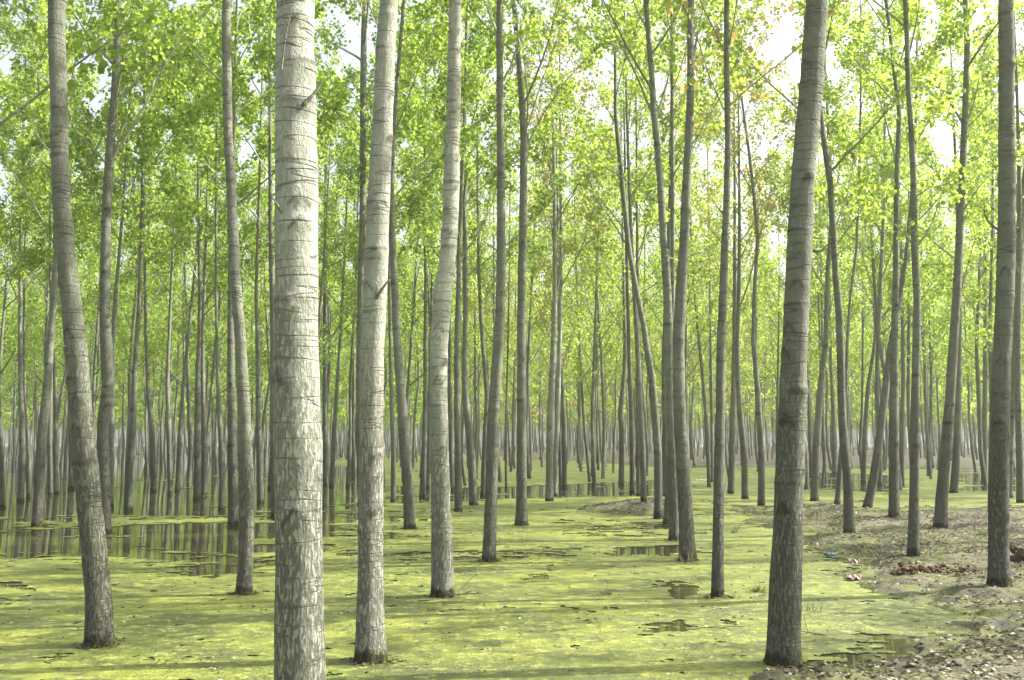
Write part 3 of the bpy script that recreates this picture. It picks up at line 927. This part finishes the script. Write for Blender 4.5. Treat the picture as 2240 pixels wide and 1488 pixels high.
('grey poplar leaning left with a reddish wet foot, left of the bowed one', [(1036,1106,19),(1031,994,17),(1020,894,14),(1015,819,12),(1017,744,11),(1019,650,11),(1017,500,10),(1017,350,8)], {}),
('dark crooked thin poplar close behind the bowed one', [(1056,1085,11),(1060,969,11),(1065,869,9),(1060,794,9),(1055,744,8),(1047,600,7),(1045,475,6)], {}),
('very thin sapling stem right of the bowed poplar', [(1107,1070,5),(1106,944,5),(1110,800,4)], {}),
('dark poplar hugging the left side of the pale straight mossy footed one', [(792,1108,18),(787,950,17),(788,800,16),(790,600,15),(792,500,14),(794,350,14),(795,200,14),(796,75,13),(800,-50,11)],
 dict(m='d', limb=[([(800,215),(812,190),(830,150)],5),([(788,225),(760,190),(700,130)],3),([(790,262),(750,210),(690,130)],3)])),
('thin stem at the right side of the thickest trunk', [(709,1062,11),(709,744,10),(707,600,9),(706,480,8)], {}),
]


def trace_tree(i, label, pts, opt):
    rng = np.random.default_rng(1000 + i)
    bx, by, bw = pts[0]
    z = 0.0
    for _ in range(3):
        P = on_plane_z(bx, by, z)
        z = max(0.0, hz(P[0], P[1]))
        P = on_plane_z(bx, by, z)
    Y = P[1]
    W3 = np.array([on_plane_y(px, py, Y) for px, py, w in pts])
    rad = np.array([w for _, _, w in pts]) / 2 / F * Y
    W3[0] = P
    rel = W3 - P
    rel = rel[np.argsort(rel[:, 2])]
    zs = rel[:, 2]
    lean = rng.normal() * 0.02
    ys = lean * zs + 0.05 * np.sin(zs * 0.9 + rng.random() * 6)
    ys -= ys[0]
    Hh = max(rng.uniform(14.0, 17.0), zs[-1] + 3.5)
    axis = make_axis(np.concatenate([[-0.5], zs]), np.concatenate([[rel[0, 0] - (rel[1, 0] - rel[0, 0]) * 0.5 / max(0.6, zs[1])], rel[:, 0]]), np.concatenate([[0], ys]), Hh)
    zl, rl = zs[-1], rad[-1]

    def rfun(zq):
        zq = np.asarray(zq, float)
        inside = np.interp(zq, zs, rad)
        out = rl * (1 - np.clip((zq - zl) / (Hh - zl), 0, 1)) ** 0.8
        flare = 1 + 0.16 * np.exp(-np.clip(zq, 0, 9) / 0.14)
        return np.maximum(0.012, np.where(zq <= zl, inside, out) * flare)
    up = [l for l in opt.get('limb', [])]

    def rel_line(line, dy):
        q = []
        for k, (px, py) in enumerate(line):
            p = on_plane_y(px, py, Y) - P
            p[1] = axis(np.array([p[2]]))[0][1] + dy * (1 if k == 0 else 1.0)
            q.append(p)
        return np.array(q)
    extra = [(rel_line(l, 0.0), max(0.008, w / 2 / F * Y)) for l, w in up]
    stubs = [(rel_line(l, dy), w / 2 / F * Y) for l, w, dy in opt.get('stub', [])]
    ex = pts[0][0]
    if opt.get('b'): lm, nl = LEAF_B, 3000
    elif ex < 1050: lm, nl = LEAF_G, 5200
    elif ex < 1760: lm, nl = LEAF_Y, 4000
    else: lm, nl = LEAF_Y, 5000
    mat = BARK if opt.get('m') == 'p' else BARK_D
    z0 = rng.uniform(4.6, 6.0)
    if Y < 23: z0 = max(z0, 6.0)
    if Y < 12: z0 = max(z0, 6.6)
    if extra: z0 = max(z0, max(e[0][0][2] for e in extra) + 0.4)
    tree_at(P, axis, rfun, Hh, z0, Y, rng, label, mat, lm, nl, 14, extra, stubs)
    TRACED.append((P[0], P[1]))


for i, (label, pts, opt) in enumerate(T):
    trace_tree(i, label, pts, opt)


# ------------------------------------------------------------------ background poplars: copies of a few grown trees
def proto(seed, H, z0, nleaf, leafm, kind, size=0.092):
    rng = np.random.default_rng(seed)
    zs = np.array([-0.4, 0.0, 1.5, 3, 5, 8])
    wob = np.cumsum(rng.normal(size=(6, 2)) * 0.10, axis=0)
    wob -= wob[1]
    ax = make_axis(zs, wob[:, 0], wob[:, 1], H)
    r0 = rng.uniform(0.060, 0.095) if kind != 'far' else rng.uniform(0.05, 0.08)
    rf = lambda z: np.maximum(0.012, r0 * (1.12 - np.clip(z, 0, 0.4) * 0.3) * (1 - np.clip(z, 0, H) / H) ** 0.75)
    if kind == 'far':
        zg = np.linspace(-0.4, H, 9)
        tv = tube(ax(zg), rf(zg), 6)
    else:
        zg = np.linspace(-0.4, H, 40)
        tv = None
    tb, an = [], []
    for p, d, L, r in limb_plan(ax, rf, z0, H, rng, 9 if kind == 'far' else 15):
        a, b = grow_limb(p, d, L, r, rng, 3 if kind == 'far' else 5, 5 if kind == 'far' else 6)
        tb += a[:1] if kind == 'far' else a
        an += b
    limbs = join([tube(a, b, 3 if kind == 'far' else 4) for a, b in tb])
    lv = leaves(leaf_points(an, nleaf, rng, 0.13), size, rng, False)
    if kind == 'far':
        return join([tv, limbs]), lv
    skel = join([tube(ax(zg), rf(zg), 9), limbs])
    return (mesh_np('trunk', skel[0], skel[1], True, [BARK_D]), mesh_np('crown', lv[0], lv[1], False, [leafm]))


PROTO = {'g': [proto(100 + i, 15 + i % 3, 3.6 + 0.5 * (i % 3), 4300, LEAF_G, 'mid') for i in range(4)],
         'y': [proto(200 + i, 14.5 + i % 3, 3.6 + 0.5 * (i % 3), 3500, LEAF_Y, 'mid') for i in range(4)],
         'b': [proto(300 + i, 14 + i % 3, 4.6, 2400, LEAF_B, 'mid') for i in range(2)]}
n_fill = 0


def plant(x, y, rng, label, group, kinds=None):
    ux = W / 2 + F * x / max(y, 1)
    if kinds is None:
        kinds = 'ggggy' if ux < 1000 else 'yyyyb' if ux < 1800 else 'yyyg'
    pr = PROTO[rng.choice(list(kinds))]
    tm, cm = pr[int(rng.integers(len(pr)))]
    root = empty('poplar_tree', (x, y, min(0.0, hz(x, y)) if hz(x, y) < 0 else hz(x, y)), rng.random() * 6.28)
    root.scale = (1, 1, 1) if False else (s_ := rng.uniform(0.85, 1.12),) * 3
    tag(root, label, 'tree', group)
    link('trunk', tm, root)
    link('crown', cm, root)
    return root


rng = np.random.default_rng(55)
FAR_LABEL = 'slender grey poplar among the crowded thin trunks far behind'
traced_xy = np.array([t[:2] for t in TRACED]) if TRACED else np.zeros((1, 2))
cells = []
for iy in range(0, 62):
    for ix in range(-60, 61):
        y = 33 + iy * 3.15 + rng.normal() * 0.5
        x = ix * 3.15 + (1.55 if iy % 2 else 0) + rng.normal() * 0.5
        if abs(x) > 0.56 * y + 4: continue
        if np.min(np.hypot(traced_xy[:, 0] - x, traced_xy[:, 1] - y)) < 1.6: continue
        cells.append((y, x))
cells.sort()
N_FILL = 205
for y, x in cells[:N_FILL]:
    plant(x, y, rng, FAR_LABEL, 'slender poplars in the background rows')

# trees past the edge of the picture, which shade the scene
for x, y in ((14.5, 1.5), (21, 3.5), (15.5, 7.0), (22, 8.5)):
    plant(x, y, rng, 'poplar standing outside the right edge of the view', 'poplars past the right edge', 'y')
for y in np.arange(10.5, 36, 4.8):
    for j in range(3):
        x = 0.56 * max(y, 3) + 2.6 + j * 5.2 + rng.normal() * 0.6
        plant(x, y + rng.normal() * 0.7, rng, 'poplar standing outside the right edge of the view', 'poplars past the right edge', 'yyg')
for y in np.arange(10.0, 34, 5.0):
    for j in range(2):
        x = -(0.56 * y + 2.0 + j * 4.2) + rng.normal() * 0.5
        plant(x, y + rng.normal() * 0.7, rng, 'poplar standing outside the left edge of the view', 'poplars past the left edge', 'ggy')

# the rest of the plantation, one object
FARP = [proto(400 + i, 15 + i % 3, 2.3 + 0.4 * (i % 2), 1000, None, 'far', 0.20) for i in range(5)]
PV, PF, PM, b = [], [], [], 0
for y, x in cells[N_FILL:]:
    if y > 195: continue
    sk, lv = FARP[int(rng.integers(len(FARP)))]
    a, s = rng.random() * 6.28, rng.uniform(0.85, 1.12)
    R = np.array([[math.cos(a), -math.sin(a), 0], [math.sin(a), math.cos(a), 0], [0, 0, 1]]) * s
    ux = W / 2 + F * x / y
    lm = 1 if ux < 950 else int(rng.choice([2, 2, 2, 3])) if ux < 1800 else 2
    z = max(0.0, hz(x, y))
    for (v, f), m in ((sk, 0), (lv, lm)):
        PV.append((v @ R.T + np.array([x, y, z])).astype(np.float32)); PF.append(f + b); b += len(v)
        PM.append(np.full(len(f), m))
o = link('distant_poplars', mesh_np('distant_poplars', np.concatenate(PV), np.concatenate(PF), False, [BARK_D, LEAF_G, LEAF_Y, LEAF_B], np.concatenate(PM)))
tag(o, 'hazy mass of far poplar trunks and green crowns', 'forest', kind='stuff')

# ------------------------------------------------------------------ litter, scraps, tufts
def flat_bits(pts, smin, smax, rng, tilt, lift):
    n = len(pts)
    nrm = unit(np.array([0, 0, 1.0]) + rng.normal(size=(n, 3)) * tilt)
    t = unit(np.cross(nrm, rng.normal(size=(n, 3))))
    b = np.cross(nrm, t)
    s = rng.uniform(smin, smax, (n, 1))
    wd = rng.uniform(0.25, 0.5, (n, 1))
    curl = rng.uniform(-0.1, 0.25, (n, 1))
    P = [(-0.5, 0), (0.05, 1), (0.5, 0), (0.05, -1)]
    vs_ = [pts + s * (p * t + q * wd * b + abs(q) * curl * nrm) for p, q in P]
    v = np.stack(vs_, 1).reshape(-1, 3)
    v[:, 2] += lift
    return v, np.arange(n)[:, None] * 4 + np.array([0, 1, 2, 3])


rng = np.random.default_rng(9)
qx = rng.uniform(-1, 12, 130000); qy = 4.6 + 22 * rng.random(130000) ** 1.3
hh = height(qx, qy)
ok = (hh > 0.012) & (rng.random(len(qx)) < 0.25 + 0.75 * (fbm(qx * 1.3, qy * 1.3, 77, 3) > 0.47))
pts = np.stack([qx, qy, hh], 1)[ok][:60000]
LITTER = island_mat('dead_poplar_leaves', [(0.0, (0.035, 0.027, 0.017)), (0.4, (0.07, 0.056, 0.035)), (0.65, (0.16, 0.137, 0.092)), (0.88, (0.30, 0.27, 0.20)), (1.0, (0.46, 0.44, 0.37))])
v, f = flat_bits(pts, 0.016, 0.058, rng, 0.24, 0.008)
o = link('leaf_litter', mesh_np('leaf_litter', v, f, False, [LITTER]))
tag(o, 'dry brown and grey dead leaves strewn over the mud bank', 'leaf litter', kind='stuff')

qx = rng.uniform(-9, 9, 26000); qy = 4.6 + 20 * rng.random(26000) ** 1.5
ok = weed_keep(qx, qy) & (height(qx, qy) < 0.0) & (fbm(qx * 0.8, qy * 0.8, 91, 4) > 0.44)
pts = np.stack([qx, qy, np.full(len(qx), 0.016)], 1)[ok]
BITS = island_mat('floating_leaf_bits', [(0.0, (0.05, 0.045, 0.02)), (0.4, (0.12, 0.12, 0.03)), (0.6, (0.20, 0.26, 0.05)), (0.86, (0.30, 0.32, 0.14)), (1.0, (0.62, 0.62, 0.54))], 0.5, 0.1)
ring = []
for x, y in TRACED:                                       # bits gather round the feet of the near trees
    if y < 20 and hz(x, y) < 0.02:
        n = 110
        a, r = rng.random(n) * 6.28, 0.10 + np.abs(rng.normal(size=n)) * 0.05
        ring.append(np.stack([x + np.cos(a) * r, y + np.sin(a) * r, np.full(n, 0.017)], 1))
v, f = flat_bits(pts, 0.008, 0.036, rng, 0.18, 0.002)
RINGM = island_mat('drifted_leaf_bits', [(0.0, (0.03, 0.026, 0.013)), (0.6, (0.09, 0.08, 0.03)), (1.0, (0.17, 0.16, 0.06))], 0.5, 0.1)
v2, f2 = flat_bits(np.concatenate(ring), 0.012, 0.05, rng, 0.25, 0.003)
o = link('floating_debris', mesh_np('floating_debris', np.concatenate([v, v2]), np.concatenate([f, f2 + len(v)]), False, [BITS, RINGM], np.concatenate([np.zeros(len(f)), np.ones(len(f2))])))
tag(o, 'pale fluff and leaf bits floating on the duckweed', 'floating debris', kind='stuff')


def spot(px, py):
    z = 0.0
    for _ in range(3):
        P = on_plane_z(px, py, z)
        z = max(0.0, hz(P[0], P[1]))
    return P


def lumps(centres, radii, rng, squash=0.75):
    """clods joined into one heap surface"""
    import bmesh
    bm = bmesh.new()
    for c, r in zip(centres, radii):
        q = bmesh.ops.create_icosphere(bm, subdivisions=2, radius=1.0)
        ph = rng.random(9) * 6.28
        for w in q['verts']:
            d = w.co.copy()
            k = 1 + 0.16 * math.sin(3.1 * d.x + ph[0]) * math.sin(2.7 * d.y + ph[1]) + 0.13 * math.sin(6.3 * d.z + ph[2] + 3 * d.x) + 0.10 * math.sin(9 * d.y + ph[3] + 5 * d.x) + 0.07 * math.sin(15 * d.x + ph[4]) * math.sin(14 * d.z + ph[5]) + rng.normal() * 0.035
            w.co = Vector((c[0] + d.x * r * k, c[1] + d.y * r * k, c[2] + d.z * r * k * squash))
    me = bpy.data.meshes.new('soil_heap')
    bm.to_mesh(me); bm.free()
    return me


SOIL = plain_mat('dark_crumbly_soil', (0.055, 0.032, 0.018), (0.13, 0.085, 0.05), 30, 0.95, 0.9, 0.1)
for name, a, b_, n, rmax, label in (
        ('soil_heap', (1958, 1257), (2125, 1252), 150, 0.042, 'low ridge of dark brown soil clods on the litter bank'),
        ('soil_heap', (2222, 1228), (2300, 1225), 150, 0.075, 'taller heap of reddish brown soil beside the mossy sided trunk')):
    A, B = spot(*a), spot(*b_)
    t = rng.random(n)
    cs = A + (B - A) * t[:, None] + np.stack([rng.normal(size=n) * 0.03, rng.normal(size=n) * 0.07, np.abs(rng.normal(size=n)) * rmax * 0.9], 1)
    me = lumps(cs - A, rng.uniform(0.3, 1.0, n) * rmax, rng)
    me.materials.append(SOIL)
    o = link(name, me, None, tuple(A))
    tag(o, label, 'soil heap')


def scrap(px, py, w, l, col, label):
    P = spot(px, py)
    n = 14
    u, v_ = np.meshgrid(np.linspace(-0.5, 0.5, n), np.linspace(-0.5, 0.5, n))
    ph = rng.random(4) * 6.28
    edge = 1 + 0.25 * np.sin(5 * u + ph[0]) * np.sin(4 * v_ + ph[1])
    X, Y = u * w * edge + 0.02 * np.sin(7 * v_ + ph[2]), v_ * l * edge
    Z = 0.02 + 0.016 * np.sin(11 * u + ph[2] + 3 * v_) + 0.014 * np.sin(13 * v_ + ph[3]) + 0.01 * rng.random(u.shape)
    top = np.stack([X, Y, Z], -1).reshape(-1, 3)
    bot = top - np.array([0, 0, 0.003])
    idx = np.arange(n * n).reshape(n, n)
    q = np.stack([idx[:-1, :-1], idx[:-1, 1:], idx[1:, 1:], idx[1:, :-1]], -1).reshape(-1, 4)
    rim = np.concatenate([idx[0, :], idx[1:, -1], idx[-1, -2::-1], idx[-2:0:-1, 0]])
    r2 = np.roll(rim, -1)
    side = np.stack([rim, rim + n * n, r2 + n * n, r2], -1)
    me = mesh_np('plastic_scrap', np.concatenate([top, bot]), np.concatenate([q, q[:, ::-1] + n * n, side]), True,
                 [plain_mat('thin_plastic', tuple(c * 0.75 for c in col), col, 12, 0.35, 0.2, 0.5)])
    o = link('plastic_scrap', me, None, tuple(P))
    o.rotation_euler.z = rng.random() * 0.8 - 0.4
    tag(o, label, 'litter')


scrap(1818, 1217, 0.12, 0.12, (0.07, 0.22, 0.30), 'crumpled blue plastic scrap on the edge of the litter bank')
scrap(1866, 1231, 0.11, 0.10, (0.36, 0.21, 0.18), 'small faded pink scrap behind the larger pink one')
scrap(1866, 1268, 0.14, 0.12, (0.45, 0.30, 0.28), 'larger pale pink scrap lying nearer at the water edge')
scrap(1535, 1051, 0.42, 0.5, (0.70, 0.72, 0.70), 'white plastic bag lying far back in the weed')


def blades(n, h, spread, rng, w=0.006):
    parts = []
    for i in range(n):
        a = rng.random() * 6.28
        d = np.array([math.cos(a), math.sin(a), 0])
        p = rng.normal(size=3) * spread * 0.4
        p[2] = -0.02
        L = h * rng.uniform(0.5, 1.0)
        s = np.linspace(0, 1, 6)[:, None]
        pl = p + d * (s ** 1.6) * L * rng.uniform(0.2, 0.8) + np.array([0, 0, 1.0]) * s * L
        parts.append(tube(pl, w * np.linspace(1, 0.2, 6), 3))
    return join(parts)


GRASS = plain_mat('green_blades', (0.05, 0.085, 0.015), (0.10, 0.15, 0.025), 15, 0.6, 0.1)
DRY = plain_mat('dry_blades', (0.22, 0.19, 0.10), (0.35, 0.31, 0.18), 15, 0.8, 0.1)
for px, py, n, h, sp, m, label in (
        (1656, 1296, 80, 0.10, 0.12, GRASS, 'low dark green weed clump right of the black footed slim poplar'),
        (1500, 1230, 26, 0.20, 0.14, DRY, 'dry grass tuft at the foot of the thick poplar of the dark pair'),
        (1606, 1166, 24, 0.18, 0.10, GRASS, 'small dark upright weed in duckweed in front of the litter bank'),
        (1778, 1338, 14, 0.13, 0.10, GRASS, 'green grass tuft in shallow water right of the thick brown poplar'),
        (1424, 1172, 12, 0.16, 0.07, GRASS, 'tiny dark shoots in the duckweed in front of the mud mound')):
    P = spot(px, py)
    v, f = blades(n, h, sp, rng, 0.005)
    tag(link('grass_tuft', mesh_np('grass_tuft', v, f, True, [m]), None, tuple(P)), label, 'grass tuft')


def twig(px, py, L, az, rise, r, label):
    P = spot(px, py)
    d = np.array([math.cos(az), math.sin(az), rise])
    s = np.linspace(0, 1, 9)[:, None]
    wob = np.cumsum(rng.normal(size=(9, 3)) * 0.012 * L, axis=0)
    pl = np.array([0, 0, 0.01]) + d * s * L + wob
    parts = [tube(pl, r * np.linspace(1, 0.4, 9), 6)]
    for k in (3, 5):
        e = unit(d + rng.normal(size=3) * 0.6)
        parts.append(tube(pl[k] + e * np.linspace(0, 0.35 * L, 5)[:, None], r * 0.5 * np.linspace(1, 0.4, 5), 5))
    v, f = join(parts)
    tag(link('fallen_twig', mesh_np('fallen_twig', v, f, True, [DEADWOOD]), None, tuple(P)), label, 'twig')


DEADWOOD = plain_mat('dead_wood', (0.05, 0.04, 0.028), (0.16, 0.13, 0.09), 25, 0.9, 0.6)
twig(995, 1303, 0.30, 0.15, 0.02, 0.008, 'dark fallen twig by the foot of the elbow shaped poplar')
twig(1008, 1290, 0.20, 0.9, 0.55, 0.005, 'thin twig poking up out of the duckweed by the elbow shaped poplar')
twig(1040, 1262, 0.18, 1.3, 0.9, 0.004, 'thin bare shoot standing in duckweed right of the elbow shaped poplar')
twig(1300, 1262, 0.25, 0.2, 0.02, 0.006, 'twig floating among the small puddles in the centre')
twig(1500, 1380, 0.5, 0.1, 0.02, 0.006, 'long twig in the dark weed patch in front of the black footed slim poplar')
twig(1830, 1395, 0.45, 2.6, 0.02, 0.006, 'twig lying in the shallow water right of the thick brown poplar')
twig(2020, 1440, 0.6, 0.5, 0.03, 0.009, 'bent twig on the nearest mud in the lower right')
twig(1960, 1180, 0.5, 2.9, 0.05, 0.008, 'dead twig on the litter left of the lone bank poplar')
twig(2110, 1330, 0.7, 0.3, 0.03, 0.010, 'dead branch lying on litter in front of the mossy sided trunk')
twig(1360, 1112, 0.7, 0.3, 0.12, 0.012, 'dead twig lying across the mud mound')


# ------------------------------------------------------------------ air
hv = np.array([[x, y, z] for z in (-1.6, 24.0) for x, y in ((-330, -70), (330, -70), (330, 450), (-330, 450))], float)
hm, hnt, hout = new_mat('forest_haze')
vol = hnt.nodes.new('ShaderNodeVolumePrincipled')
vol.inputs['Color'].default_value = (0.93, 0.96, 0.92, 1)
vol.inputs['Density'].default_value = 0.0011
vol.inputs['Anisotropy'].default_value = 0.2
hnt.links.new(vol.outputs[0], hout.inputs['Volume'])
o = link('haze', mesh_np('haze', hv, [[3, 2, 1, 0], [4, 5, 6, 7], [0, 1, 5, 4], [1, 2, 6, 5], [2, 3, 7, 6], [3, 0, 4, 7]], False, [hm]))
tag(o, 'thin pale haze hanging in the plantation', 'haze', kind='stuff')
